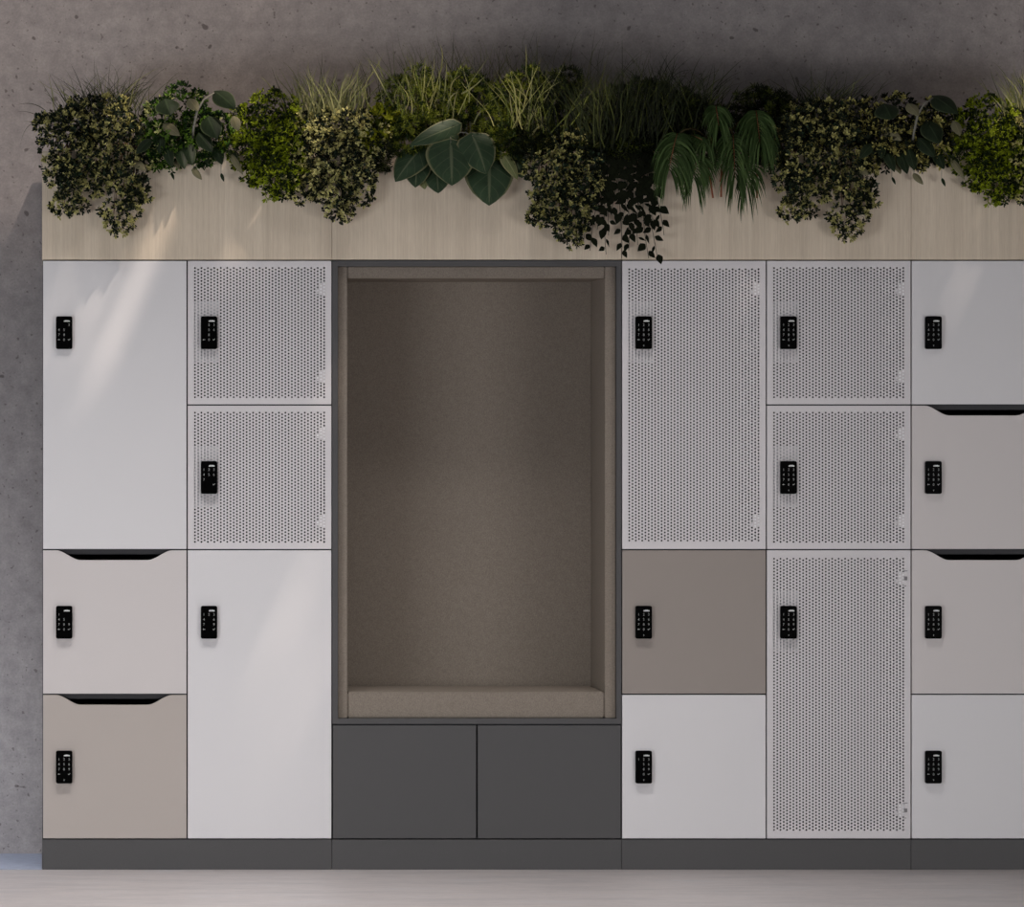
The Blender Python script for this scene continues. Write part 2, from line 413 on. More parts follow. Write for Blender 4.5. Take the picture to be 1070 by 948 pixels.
locker('a', 3, 4, 'slot', M['beige'], 'beige locker with a letterbox cut-out at its top edge, standing on the plinth', '123456789< v!', G)
locker('b', 0, 1, 'mesh', None, 'square perforated locker beside the tall white streaked locker, under the wooden planter', ' 23 56 8 <0v ', G)
locker('b', 1, 2, 'mesh', None, 'square perforated locker resting on the tall plain white locker beside the alcove', '1234567    v ', G)
locker('b', 2, 4, 'solid', M['white'], 'tall plain white locker standing on the plinth beside the charcoal base cabinet', '1234 67 9< v ', G)
locker('c', 0, 2, 'mesh', None, 'tall perforated locker under the planter, beside the felt alcove, with the vine tips touching it', FULL, G)
locker('c', 2, 3, 'solid', M['taupe'], 'square taupe locker without a slot, between the tall perforated one and a white one', FULL, G)
locker('c', 3, 4, 'solid', M['white'], 'square plain white locker standing on the plinth below the taupe locker', '123 56 89 0v!', G)
locker('d', 0, 1, 'mesh', None, 'square perforated locker right under the planter, between tall perforated and solid white lockers', FULL, G)
locker('d', 1, 2, 'mesh', None, 'square perforated locker resting on the tall perforated locker of its own column', FULL, G)
locker('d', 2, 4, 'mesh', None, 'tall perforated locker standing on the plinth, with small grey hinge knuckles', FULL, G)
locker('e', 0, 1, 'solid', M['white'], 'square plain white locker under the planter, cut by the photo edge, without a slot', FULL, G)
locker('e', 1, 2, 'slot', M['pale'], 'pale grey locker with letterbox slot, upper of two slotted ones cut by the photo edge', FULL, G)
locker('e', 2, 3, 'slot', M['pale'], 'pale grey letterbox locker cut by the photo edge, resting on a plain white one', FULL, G)
locker('e', 3, 4, 'solid', M['white'], 'square plain white locker on the plinth, below two letterbox lockers, cut by the photo edge', FULL, G)

# plinths
for (a, b, lab) in ((44.0, 346.6, 'charcoal plinth under the end locker columns, beside the bare wall'),
                    (346.9, 649.2, 'charcoal plinth under the two-door base cabinet of the alcove'),
                    (649.5, 951.8, 'charcoal plinth under the taupe locker and the tall perforated locker'),
                    (952.1, 1103.4, 'charcoal plinth under the letterbox lockers cut by the photo edge')):
    bm = bmesh.new(); add_box(bm, X(a) + 0.0003, X(b), 0.001, DEPTH, 0.0, Z(877.6), bev=0.0006)
    tag(put('plinth', to_mesh(bm), M['graphite']), lab, 'plinth', 'charcoal plinths along the floor')

# alcove unit
al = empty('seating_alcove', (X(498), 0.2, Z(756.8)), 'tall open alcove lined with grey-brown felt in a charcoal frame', 'alcove')
x0, x1, z0, z1 = X(346.9) + GAP * .4, X(649.5) - GAP * .4, Z(756.6), Z(272.4)
fx0, fx1, fz0, fz1 = X(353.0), X(644.4), Z(751.2), Z(278.4)
bm = bmesh.new()
add_box(bm, x0, fx0, 0, DEPTH, z0, z1); add_box(bm, fx1, x1, 0, DEPTH, z0, z1)
add_box(bm, fx0, fx1, 0, DEPTH, fz1, z1); add_box(bm, fx0, fx1, 0, DEPTH, z0, fz0); add_box(bm, fx0, fx1, DEPTH - 0.01, DEPTH, fz0, fz1)
put('frame', to_mesh(bm), M['graphite'], al)
yf, yb = 0.022, 0.367
put('side_panel', box_mesh(fx0 + .0004, X(363.5), yf, yb + .05, fz0 + .0004, fz1 - .0004, bev=0.0018), M['fabric'], al)
put('side_panel', box_mesh(X(632.9), fx1 - .0004, yf, yb + .05, fz0 + .0004, fz1 - .0004, bev=0.0018), M['fabric'], al)
put('top_panel', box_mesh(X(363.6), X(632.8), yf + .001, yb, Z(290.6), fz1 - .0004, bev=0.0025), M['fabric'], al)
put('seat', box_mesh(X(363.6), X(632.8), yf + .001, yb, fz0 + .0004, Z(723.9), bev=0.004), M['fabric'], al)
put('back_panel', box_mesh(X(363.6), X(632.8), yb, yb + .05, fz0 + .0004, fz1 - .0004, bev=0.001), M['fabric'], al)

cb = empty('base_cabinet', (X(498), 0.2, Z(877)), 'charcoal base cabinet with two plain handleless doors under the felt alcove', 'cabinet')
bm = bmesh.new(); a, b, c, d = X(346.9) + .0004, X(649.5) - .0004, Z(877), Z(757.0)
add_box(bm, a, a + .018, .0195, DEPTH, c, d); add_box(bm, b - .018, b, .0195, DEPTH, c, d)
add_box(bm, a + .018, b - .018, .0195, DEPTH, c, c + .018); add_box(bm, a + .018, b - .018, .0195, DEPTH, d - .018, d)
add_box(bm, a + .018, b - .018, DEPTH - .01, DEPTH, c + .018, d - .018); add_box(bm, (a + b) / 2 - .009, (a + b) / 2 + .009, .03, DEPTH - .01, c + .018, d - .018)
put('carcass', to_mesh(bm), M['inner'], cb)
for (p0, p1) in ((347.9, 497.5), (499.2, 648.6)):
    put('door', box_mesh(X(p0), X(p1), 0, TH, Z(876.2), Z(758.2), bev=0.0007), M['graphite'], cb)

# planter boxes
PT = 158.0
for (a, b, lab) in ((44.0, 346.6, 'pale ash-veneered planter box above the end lockers, warmed by sun streaks'),
                    (346.9, 649.2, 'pale ash-veneered planter box above the felt alcove'),
                    (649.5, 951.8, 'pale ash-veneered planter box above the three perforated lockers, holding the palm fronds'),
                    (952.1, 1103.4, 'pale ash-veneered planter box cut by the photo edge, above the letterbox lockers')):
    t = 0.018; r = empty('planter_box', (X((a + b) / 2), .2, Z(271.6)), lab, 'planter', 'wooden planter boxes on top of the lockers')
    x0, x1, z0, z1 = X(a), X(b), Z(271.4), Z(PT)
    bm = bmesh.new()
    add_box(bm, x0, x1, -.001, t, z0, z1, bev=0.0004); add_box(bm, x0, x1, DEPTH - t, DEPTH, z0, z1); add_box(bm, x0, x0 + t, t, DEPTH - t, z0, z1); add_box(bm, x1 - t, x1, t, DEPTH - t, z0, z1)
    add_box(bm, x0 + t, x1 - t, t, DEPTH - t, z0, z0 + t)
    put('box_panels', to_mesh(bm), M['wood'], r)
    put('soil', box_mesh(x0 + t, x1 - t, t, DEPTH - t, z0 + t, z1 - .02), M['soil'], r)

# ------------------------------------------------------------------ plants
ZS = Z(PT) - 0.02
T7 = np.array([(0, 0, 0), (-.36, .34, .0), (.36, .34, .0), (0, .5, -.10), (-.44, .74, -.02), (.44, .74, -.02), (0, 1, -.06)])
F7 = np.array([(0, 1, 3), (0, 3, 2), (1, 4, 3), (3, 5, 2), (4, 6, 3), (3, 6, 5)])
E7 = np.array([0.2, 1, 1, 0, 1, 1, 1.0])
def unit(a): return a / (np.linalg.norm(a, axis=-1, keepdims=True) + 1e-9)
def leaves(pos, dirs, ln, wd, colc, cole, rng):
    """pos,dirs (N,3); colc/cole colours of the middle and of the margin of each leaf"""
    n = len(pos); dirs = unit(dirs)
    ref = unit(rng.normal(size=(n, 3)) + np.array((0, -1.0, 0.6)))
    side = unit(np.cross(dirs, ref)); nor = np.cross(side, dirs)
    V = pos[:, None, :] + side[:, None, :] * (T7[None, :, 0:1] * wd[:, None, None]) + dirs[:, None, :] * (T7[None, :, 1:2] * ln[:, None, None]) + nor[:, None, :] * (T7[None, :, 2:3] * ln[:, None, None])
    C = colc[:, None, :] * (1 - E7[None, :, None]) + cole[:, None, :] * E7[None, :, None]
    F = np.arange(n)[:, None, None] * 7 + F7[None]
    return V.reshape(-1, 3), F.reshape(-1, 3), C.reshape(-1, 3)
def lin(*c): return np.array(srgb(*c)[:3])
KIND = {   # leaf length px, width px, leaves per rosette, spacing; palette of (weight, centre, margin), tones pushed darker for shaded gaps and brighter for sun
 'variegated': dict(l=4.7, w=2.2, k=9, dens=.078, pal=[(.56, (18, 26, 14), (28, 38, 20)), (.14, (40, 56, 40), (52, 70, 50)), (.30, (112, 116, 52), (216, 208, 138))]),
 'cream':      dict(l=4.2, w=2.2, k=9, dens=.088, pal=[(.50, (16, 24, 12), (28, 36, 18)), (.08, (40, 54, 40), (52, 68, 52)), (.34, (130, 130, 70), (240, 232, 160))]),
 'glossy':     dict(l=5.6, w=2.2, k=8, dens=.075, pal=[(.62, (20, 42, 14), (30, 56, 18)), (.31, (72, 108, 30), (102, 136, 44)), (.07, (138, 150, 80), (214, 214, 146))]),
 'lime':       dict(l=5.0, w=2.0, k=9, dens=.094, pal=[(.52, (24, 38, 8), (38, 52, 12)), (.48, (120, 138, 22), (158, 172, 36))]),
 'fern':       dict(l=6.0, w=1.0, k=15, dens=.066, pal=[(.55, (32, 48, 14), (44, 62, 18)), (.45, (108, 118, 38), (138, 146, 52))]),
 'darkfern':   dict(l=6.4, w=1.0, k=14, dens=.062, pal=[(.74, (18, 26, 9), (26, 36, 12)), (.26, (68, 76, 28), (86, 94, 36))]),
 'yellowfern': dict(l=8.5, w=2.4, k=9, dens=.050, pal=[(.4, (66, 78, 16), (78, 90, 20)), (.6, (140, 146, 30), (160, 164, 38))]),
 'waxy':       dict(l=5.6, w=2.3, k=8, dens=.078, pal=[(.64, (16, 24, 12), (26, 34, 16)), (.36, (124, 122, 58), (214, 204, 124))]),
}
def bush(name, kind, blobs, label, group=None, seed=1, dens=1.0, cat='shrub', twigs=()):
    """blobs: (px, py, rx, ry, y of the centre, half depth) - what hangs below the box rim stays in front of it"""
    rng = np.random.default_rng(seed); K = KIND[kind]
    cx0 = float(np.mean([b[0] for b in blobs])); root = empty(name, (X(cx0), 0.12, ZS), label, cat, group)
    pos = []; dr = []; colc = []; cole = []; ln = []
    w = np.array([p[0] for p in K['pal']]); w = w / w.sum()
    pc = np.array([lin(*p[1]) for p in K['pal']]); pe = np.array([lin(*p[2]) for p in K['pal']])
    for (px, py, rx, ry, yc, ryd) in blobs:
        n = int(math.pi * rx * ry * K['dens'] * dens * 1.25)
        for _ in range(n):
            r = math.sqrt(rng.random()); a = rng.random() * 2 * math.pi
            wob = 1 + .16 * math.sin(3 * a + px) + .10 * math.sin(7 * a + py)
            u, v = r * math.cos(a) * wob, r * math.sin(a) * wob
            dpt = -math.sqrt(max(0, 1 - min(1, r * r))) * rng.uniform(0.1, 1.0) + rng.uniform(0, .8) * (rng.random() < .35)
            y = yc + ryd * dpt
            pyy = py - v * ry
            if pyy > PT - 8: y = min(y, -0.022 - 0.02 * rng.random())
            c = P(px + u * rx, pyy, y)
            ax = unit(np.array((u * 1.0, -0.75, v * 1.0 + .25)) + rng.normal(size=3) * .35)
            t = np.cross(ax, (.3, .2, .9)); t = unit(t); b = np.cross(ax, t)
            ci = rng.choice(len(w), p=w); k = K['k'] + rng.integers(-2, 2); ph = rng.random() * 6.28
            sz = rng.uniform(.75, 1.15)
            for q in range(k):
                an = ph + q * 2.4; tl = rng.uniform(.35, 1.35)
                d = ax * math.cos(tl) + (t * math.cos(an) + b * math.sin(an)) * math.sin(tl)
                pos.append(c + rng.normal(size=3) * .0012 - ax * rng.random() * .006); dr.append(d)
                cj = ci if rng.random() < .8 else rng.choice(len(w), p=w)
                f = rng.uniform(.8, 1.2); colc.append(pc[cj] * f); cole.append(pe[cj] * f); ln.append(K['l'] * S * sz * rng.uniform(.7, 1.15))
    pos = np.array(pos); dr = np.array(dr); ln = np.array(ln)
    V, F, C = leaves(pos, dr, ln, ln * K['w'] / K['l'] * rng.uniform(.85, 1.15, len(ln)), np.array(colc), np.array(cole), rng)
    low = V[:, 2] < Z(PT) + 0.003                              # keep every leaf in front of the box panel
    V[low, 1] = np.minimum(V[low, 1], -0.003)
    put('foliage', arr_mesh(V, F, np.clip(C, 0, 1)), M['leaf'], root)
    tw = []
    for (px, py, rx, ry, yc, ryd) in blobs:
        for q in range(3):
            ex, ey = px + rng.uniform(-.5, .5) * rx, py + rng.uniform(-.6, .5) * ry
            sx = px + rng.uniform(-.3, .3) * rx
            if ey > PT - 5:
                tw.append(([P(sx, PT + 7, .06), P(sx, PT - 8, .02), P(sx + (ex - sx) * .3, PT - 3, -.02), P(ex, ey, -.03)], [.0022, .002, .0017, .001]))
            else:
                tw.append((bez(P(sx, PT + 7, max(.05, yc)), P((sx + ex) / 2, (PT + ey) / 2, yc), P(ex, ey, yc), 5), [.0024, .002, .0018, .0014, .001]))
    put('stem', tubes_mesh(tw), M['stem'], root)
    return root
def grass(label, base, spread, n, hmin, hmax, pal, seed, lean=.35, droop=.5, wpx=1.0, y=.16, yd=.1, group=None, extra=(), name='grass_tuft'):
    rng = np.random.default_rng(seed); V = []; F = []; C = []; hmax *= 1.15
    root = empty(name, (X(base[0]), max(y, .05), ZS), label, 'ornamental grass', group)
    wts = np.array([p[0] for p in pal]); wts = wts / wts.sum()
    def blade(pts, w, col):
        n0 = len(V); m = len(pts); yaw = rng.uniform(-.7, .7)
        for i, p in enumerate(pts):
            t = i / (m - 1); T = pts[min(i + 1, m - 1)] - pts[max(i - 1, 0)]
            s = unit(np.cross(T, (math.sin(yaw), -math.cos(yaw), 0.05))); hw = w * S * .5 * (1 - t ** 1.8) + .00008
            V.append(p - s * hw); V.append(p + s * hw); C.append(col); C.append(col)
        for i in range(m - 1): F.append((n0 + 2 * i, n0 + 2 * i + 1, n0 + 2 * i + 3, n0 + 2 * i + 2))
    for _ in range(n):
        bx = base[0] + rng.normal() * spread * .45; bx = min(max(bx, base[0] - spread), base[0] + spread)
        by = base[1] + rng.uniform(-.28, .28) * hmin; yy = y + rng.uniform(-yd, yd)
        h = rng.uniform(hmin, hmax) * (1 if rng.random() < .8 else 1.25)
        ln_ = rng.normal() * lean + (bx - base[0]) / spread * lean * .8; dd = droop * rng.uniform(0, 1.3)
        sg = 1 if ln_ > 0 else -1; wv = rng.normal() * .04; pts = []; dy = rng.uniform(-.5, .4) * .1
        for t in np.linspace(0, 1, 9):
            px = bx + h * (ln_ * t + sg * dd * .55 * t ** 2.5 + wv * math.sin(6 * t))
            py = by - h * (t - dd * .42 * t ** 3)
            pts.append(P(px, py, yy + dy * t))
        c = pal[rng.choice(len(wts), p=wts)]
        blade(pts, wpx * c[2] * rng.uniform(.7, 1.2), lin(*c[1]) * rng.uniform(.85, 1.15))
    for (p0, p1, p2, w, col) in extra:
        blade(bez(P(*p0, y), P(*p1, y - .03), P(*p2, y - .04), 12), w, lin(*col))
    # the crown the blades rise from, rooted in the soil
    for _ in range(max(12, n // 5)):
        bx = base[0] + rng.uniform(-spread, spread) * .6; yy = max(.03, y + rng.uniform(-yd, yd) * .6)
        pts = [P(bx, PT + 7, yy), P(bx + rng.normal() * 2, (PT + base[1]) / 2, yy), P(bx + rng.normal() * 4, base[1] - 6, yy)]
        c = pal[0]; blade(pts, 1.6, lin(*c[1]))
    put('blades', arr_mesh(V, F, np.clip(np.array(C), 0, 1)), M['blade'], root)
    return root
def broad_leaf(base, tip, width, yb, yt, mat, root, shape='ovate', cup=.18, bend=.12, name='leaf', roll=0.0):
    """one leaf blade as a curved grid between base and tip (px) with real depths yb, yt"""
    b, t = P(*base, yb), P(*tip, yt); ax = t - b; L = np.linalg.norm(ax); ax = ax / L
    fw = np.array((math.sin(roll), -math.cos(roll), .25)); s = unit(np.cross(ax, fw)); nrm = np.cross(s, ax)
    if nrm[1] > 0: nrm = -nrm
    nu, nv = 9, 13; V = []; UV = []; hw = width * S / 2
    for j in range(nv):
        v = j / (nv - 1)
        if shape == 'cordate': prof = (math.sin(math.pi * min(1, v ** .62)) ** .62) * (1 if v < .75 else 1 - .25 * ((v - .75) / .25))
        else: prof = math.sin(math.pi * v ** .75) ** .8
        prof = max(prof, .012)
        for i in range(nu):
            u = (i / (nu - 1)) * 2 - 1
            back = .10 * L * (u * u) * (1 - v) if shape == 'cordate' else 0
            p = b + ax * (v * L - back) + s * (u * hw * prof) + nrm * (bend * L * 4 * v * (1 - v) * .5 - cup * width * S * prof * abs(u) ** 1.5 * .6)
            V.append(p); UV.append((u, v))
    F = [(j * nu + i, j * nu + i + 1, (j + 1) * nu + i + 1, (j + 1) * nu + i) for j in range(nv - 1) for i in range(nu - 1)]
    me = arr_mesh(V, F, smooth=True); uvl = me.uv_layers.new(name='UVMap')
    for lp in me.loops: uvl.data[lp.index].uv = UV[lp.vertex_index]
    return put(name, me, mat, root)

# --- variegated shrub at the end and its twin further along
DX, DZ = 752.0, 5.0
def shift(o, dx, dy, label, group=None):
    c = copy_tree(o); c.location.x += dx * S; c.location.z -= dy * S; c['label'] = label
    if group: c['group'] = group
    return c
vb = bush('variegated_shrub', 'variegated',
  [(98, 126, 56, 24, .10, .13), (68, 146, 29, 38, .0, .07), (122, 148, 36, 32, .0, .08), (68, 184, 22, 22, -.05, .04), (72, 211, 19, 17, -.05, .03), (136, 186, 22, 20, -.05, .04),
   (126, 226, 21, 19, -.05, .035), (142, 200, 16, 14, -.04, .03), (100, 184, 22, 20, -.04, .03)],
  'variegated shrub with two hanging lobes, spilling over the end of the planter by bare wall', 'small-leaved variegated shrubs', 11, 1.0)
shift(vb, DX + 6, DZ, 'variegated shrub with two hanging lobes, between the palm fronds and the yellow-tipped shrub', 'small-leaved variegated shrubs')
PG = [(.5, (74, 84, 50), .9), (.3, (52, 58, 40), .8), (.2, (140, 142, 96), 1.0)]
ga = grass('thin wispy grass tuft rising behind the variegated shrub at the planter end', (108, 118), 48, 190, 18, 44, PG, 5, .38, .5, .85, .2, .08, 'wispy grass tufts',
  extra=[((48, 116), (34, 104), (17, 110), .8, (60, 62, 50)), ((44, 124), (30, 114), (17, 117), .6, (66, 68, 52)), ((42, 130), (28, 124), (22, 148), .8, (58, 60, 48)), ((42, 132), (34, 126), (24, 127), .6, (70, 72, 54)),
         ((90, 108), (84, 85), (73, 65), 1.0, (52, 54, 42)), ((68, 106), (60, 92), (52, 78), 1.0, (56, 58, 44)), ((56, 112), (55, 95), (50, 76), 1.0, (130, 130, 90)),
         ((130, 108), (138, 84), (162, 86), .8, (52, 56, 42)), ((126, 110), (134, 92), (155, 88), .8, (60, 62, 46)), ((98, 106), (100, 84), (98, 58), .7, (70, 72, 54)), ((113, 108), (112, 86), (116, 62), .7, (64, 66, 50))])
shift(ga, DX + 6, DZ - 1, 'thin dark grass tuft rising behind the two-lobed variegated shrub by the palm fronds', 'wispy grass tufts')

# --- glossy shrub and the climber with big leaves
bush('glossy_shrub', 'glossy', [(186, 122, 40, 30, .10, .12), (176, 150, 32, 24, .0, .06), (215, 140, 30, 30, .05, .08), (165, 165, 12, 12, -.03, .02), (215, 165, 9, 9, -.03, .02)],
     'bright green small-leaved shrub behind the big grey-green climber leaves', None, 21)
bush('waxy_shrub', 'waxy', [(938, 130, 46, 30, .10, .12), (925, 152, 34, 26, .0, .06), (972, 140, 28, 34, .05, .08), (960, 168, 12, 10, -.03, .02), (900, 125, 14, 20, .05, .05)],
     'dark yellow-tipped shrub behind the second set of big climber leaves', None, 22)
cl = empty('leafy_climber', (X(205), .05, ZS), 'climber with big grey-green leaves between variegated and lime shrubs at the sunny end', 'climbing plant', 'broad-leaved climbers')
m1, m2 = M['climb'], M['climbpale']
for (b_, t_, w_, yb_, yt_, m_) in [
    ((172, 103), (178, 120), 22, .0, -.05, m1), ((197, 103), (207, 116), 10, .0, -.04, m2), ((170, 129), (188, 142), 10, -.02, -.06, m2), ((224, 95), (246, 114), 17, .02, -.07, m1),
    ((216, 121), (227, 145), 19, -.01, -.07, m1), ((207, 139), (222, 159), 13, -.03, -.07, m1), ((225, 153), (232, 172), 10, -.03, -.06, m1), ((244, 121), (249, 137), 9, -.03, -.06, m2),
    ((168, 140), (167, 161), 9, -.03, -.06, m1), ((172, 149), (180, 175), 10, -.03, -.07, m1), ((187, 152), (193, 177), 11, -.03, -.075, m1), ((195, 147), (201, 173), 12, -.03, -.07, m1),
    ((158, 145), (142, 161), 9, -.05, -.09, m1), ((139, 168), (152, 178), 8, -.05, -.09, m2), ((201, 176), (211, 188), 6, -.04, -.05, m2), ((179, 180), (182, 188), 2.5, -.04, -.05, m1),
    ((231, 181), (234, 190), 3, -.04, -.05, m1), ((240, 160), (254, 183), 6, -.04, -.06, m2), ((183, 165), (187, 177), 6, -.03, -.06, m2), ((213, 160), (217, 171), 6, -.03, -.05, m1),
    ((240, 156), (249, 176), 8, -.03, -.055, m1)]:
    broad_leaf(b_, t_, w_ * 1.2, yb_, yt_, m_, cl, cup=.3)
put('stem', tubes_mesh([([P(201, 165, .03), P(201, 150, -.01), P(202, 135, -.03), P(206, 116, -.03), P(213, 104, -.02), P(224, 97, .0)], [.002, .0035, .0035, .0035, .003, .0015]),
    ([P(200, 160, .02), P(205, 150, -.03), P(203, 165, -.035), P(202, 177, -.035)], .0008), ([P(228, 160, .02), P(230, 150, -.03), P(231, 170, -.035), P(231, 182, -.035)], .0007),
    ([P(180, 160, .02), P(178, 150, -.03), P(179, 170, -.035), P(179, 181, -.035)], .0007), ([P(215, 160, .02), P(228, 148, -.03), P(238, 158, -.035), P(241, 162, -.035)], .001)]), M['greystem'], cl)
shift(cl, DX - 1, DZ, 'climber with big dark leaves over the yellow-tipped shrub near the photo edge', 'broad-leaved climbers')

# --- lime shrub, cream shrub and grass, and their twins at the photo edge
lb = bush('lime_shrub', 'lime', [(280, 128, 46, 30, .10, .12), (268, 155, 34, 28, .0, .07), (300, 150, 22, 36, .02, .08), (295, 188, 26, 16, -.05, .03), (268, 186, 14, 10, -.04, .02), (284, 203, 9, 6, -.04, .02)],
     'lime green shrub in the sun between the climber and the cream-flecked shrub', 'lime green shrubs', 31)
shift(lb, DX, DZ, 'lime green shrub spilling over the planter by the photo edge', 'lime green shrubs')
cb2 = bush('cream_flecked_shrub', 'cream', [(345, 135, 48, 24, .08, .12), (378, 150, 26, 34, .0, .08), (330, 160, 32, 28, .0, .07), (345, 192, 36, 22, -.05, .035), (376, 190, 20, 24, -.05, .03), (356, 220, 16, 14, -.05, .03), (315, 195, 22, 16, -.05, .03)],
     'cream-flecked shrub hanging to a point over the joint between two planter boxes', 'cream-flecked shrubs', 41)
shift(cb2, DX, DZ - 6, 'cream-flecked shrub mostly cut off by the photo edge', 'cream-flecked shrubs')
PP = [(.45, (150, 150, 104), 1.3), (.35, (112, 118, 74), 1.0), (.2, (62, 66, 46), .9)]
gb = grass('pale upright grass tuft behind the cream-flecked shrub', (345, 122), 46, 190, 18, 50, PP, 6, .3, .35, 1.2, .10, .08, 'pale grass tufts',
   extra=[((340, 128), (346, 100), (370, 82), 1.6, (168, 168, 122)), ((330, 128), (328, 106), (324, 84), 1.4, (160, 160, 116)), ((313, 120), (312, 96), (311, 62), .8, (130, 132, 96)), ((352, 124), (356, 106), (369, 84), 1.2, (150, 152, 108)),
          ((375, 118), (384, 100), (398, 88), 1.2, (140, 142, 100)), ((290, 108), (284, 92), (274, 79), .9, (120, 120, 84)), ((337, 110), (340, 86), (338, 66), 1.0, (60, 62, 48)), ((360, 110), (364, 88), (372, 68), 1.0, (60, 62, 48))])
shift(gb, DX, DZ - 4, 'pale grass tuft rising beside the lime shrub by the photo edge', 'pale grass tufts')

# --- middle: ferns with pale blades
bush('yellow_fern', 'yellowfern', [(402, 128, 22, 18, .06, .08), (392, 142, 14, 12, .0, .04)], 'small yellow-green fern squeezed between cream-flecked shrub and feathery green fern', None, 51, cat='fern')
bush('feathery_fern', 'fern', [(440, 112, 42, 34, .08, .13), (420, 140, 32, 20, .04, .08), (470, 105, 30, 26, .1, .1), (482, 82, 12, 10, .1, .05), (438, 76, 12, 10, .1, .05)],
     'feathery green fern behind the big hosta leaves, tall and sunlit', 'feathery ferns', 52, cat='fern')
bush('feathery_fern', 'fern', [(500, 122, 36, 36, .08, .13), (520, 145, 24, 18, .02, .06), (545, 100, 28, 28, .12, .1)],
     'feathery green fern between the two clumps of pale curly grass', 'feathery ferns', 53, cat='fern')
bush('feathery_fern', 'darkfern', [(575, 120, 38, 40, .09, .13), (560, 146, 26, 14, .03, .06), (590, 90, 20, 22, .12, .1)],
     'darker feathery fern above the dark variegated shrub beside the hosta', 'feathery ferns', 54, cat='fern')
PC = [(.25, (160, 158, 100), 1.5), (.4, (112, 122, 56), 1.3), (.35, (58, 66, 36), 1.0)]
def curl(x, y0, h, d): return ((x, y0), (x + d * .2, y0 - h * .8), (x + d, y0 - h), 2.0, (172, 170, 116))
grass('clump of pale curly grass blades rising above the big hosta leaves', (440, 112), 50, 70, 34, 50, PC, 7, .3, .3, .7, .02, .06, 'pale curly grasses',
  extra=[((410, 110), (398, 85), (385, 62), 1.8, (166, 164, 116)), ((459, 78), (465, 60), (460, 46), 1.8, (150, 150, 92)), ((462, 120), (466, 88), (467, 62), 2.0, (168, 166, 108)), ((430, 96), (426, 84), (422, 74), 1.6, (168, 166, 112)),
         ((452, 96), (456, 76), (447, 64), 1.6, (160, 160, 104)), ((455, 106), (464, 86), (456, 68), 1.8, (160, 160, 104)), ((467, 116), (468, 98), (480, 96), 1.8, (176, 172, 120)), ((473, 128), (474, 100), (480, 92), 1.8, (184, 176, 120)),
         ((482, 98), (496, 92), (508, 78), 1.8, (172, 170, 116)), ((487, 92), (498, 78), (514, 54), 1.0, (150, 150, 104)), ((405, 118), (397, 105), (398, 90), 1.2, (140, 140, 96)), ((471, 95), (470, 85), (482, 78), 1.3, (170, 160, 110)),
         ((444, 92), (444, 76), (444, 60), 1.2, (150, 150, 96)), ((472, 76), (474, 50), (474, 28), .9, (50, 52, 44)), ((500, 84), (494, 68), (496, 56), .8, (52, 54, 44)), ((412, 80), (412, 60), (410, 42), .7, (110, 110, 84))])
grass('clump of pale curly grass blades above the dark variegated shrub', (556, 130), 40, 60, 40, 60, PC, 8, .25, .35, .7, .02, .06, 'pale curly grasses',
  extra=[((540, 132), (541, 100), (532, 72), 2.0, (176, 172, 118)), ((538, 134), (534, 112), (532, 96), 1.8, (172, 168, 116)), ((550, 140), (555, 100), (557, 64), 2.0, (176, 172, 118)), ((552, 120), (560, 98), (588, 84), 1.6, (160, 158, 106)),
         ((547, 142), (556, 116), (572, 100), 1.8, (168, 164, 110)), ((556, 148), (556, 132), (570, 130), 2.0, (178, 174, 124)), ((563, 118), (572, 98), (592, 62), 1.0, (140, 140, 96)), ((530, 112), (528, 96), (510, 86), 1.4, (160, 158, 104)),
         ((495, 130), (500, 112), (524, 98), 1.4, (150, 150, 100)), ((549, 80), (551, 62), (549, 46), 1.3, (150, 150, 96)), ((563, 86), (562, 60), (560, 34), 1.0, (46, 48, 40)), ((545, 138), (540, 110), (546, 84), 1.6, (168, 164, 112)), ((565, 140), (568, 120), (560, 100), 1.5, (150, 150, 98))])

bush('feathery_fern', 'darkfern', [(396, 160, 20, 18, -.01, .05)], 'low dark fern added as the deep shade between the cream-flecked shrub and the hosta leaves', 'feathery ferns', 55, cat='fern')  # dark filler foliage added where the gap is only deep shade
bush('feathery_fern', 'darkfern', [(548, 158, 18, 14, -.01, .05)], 'low dark fern added to fill the dark gap between the hosta and the single-lobed variegated shrub', 'feathery ferns', 56, cat='fern')  # second filler: darkness of the gap put into its leaf colour
grass('fine dark grass haze standing behind the feathery ferns', (505, 110), 120, 330, 22, 62, [(.6, (70, 72, 46), .75), (.4, (120, 122, 76), .8)], 15, .2, .25, .8, .24, .05, 'wispy grass tufts')
# --- hosta
ho = empty('hosta', (X(475), .03, ZS), 'hosta with big blue-green pale-rimmed leaves lying over the planter edge', 'hosta')
mh, mp = M['hosta'], M['hostapale']
for (b_, t_, w_, yb_, yt_, m_, rl) in [
    ((441, 154), (413, 190), 31, -.02, -.07, mh, -.3), ((436, 162), (434, 196), 29, -.03, -.06, mh, 0), ((478, 131), (428, 152), 19, .0, -.06, mh, .1), ((456, 176), (458, 202), 26, -.03, -.05, mh, 0),
    ((471, 149), (472, 194), 47, -.05, -.10, mh, 0), ((494, 142), (508, 182), 37, -.045, -.08, mh, .15), ((511, 166), (511, 215), 47, -.03, -.065, mh, 0), ((524, 159), (541, 188), 13, -.035, -.06, mp, .3),
    ((536, 161), (546, 186), 22, -.025, -.045, mh, 0), ((466, 140), (478, 146), 16, .0, -.04, mh, .4), ((440, 180), (444, 198), 12, -.025, -.045, mp, 0)]:
    broad_leaf(b_, t_, w_ * 1.12, yb_, yt_, m_, ho, 'cordate' if w_ > 18 else 'ovate', roll=rl)
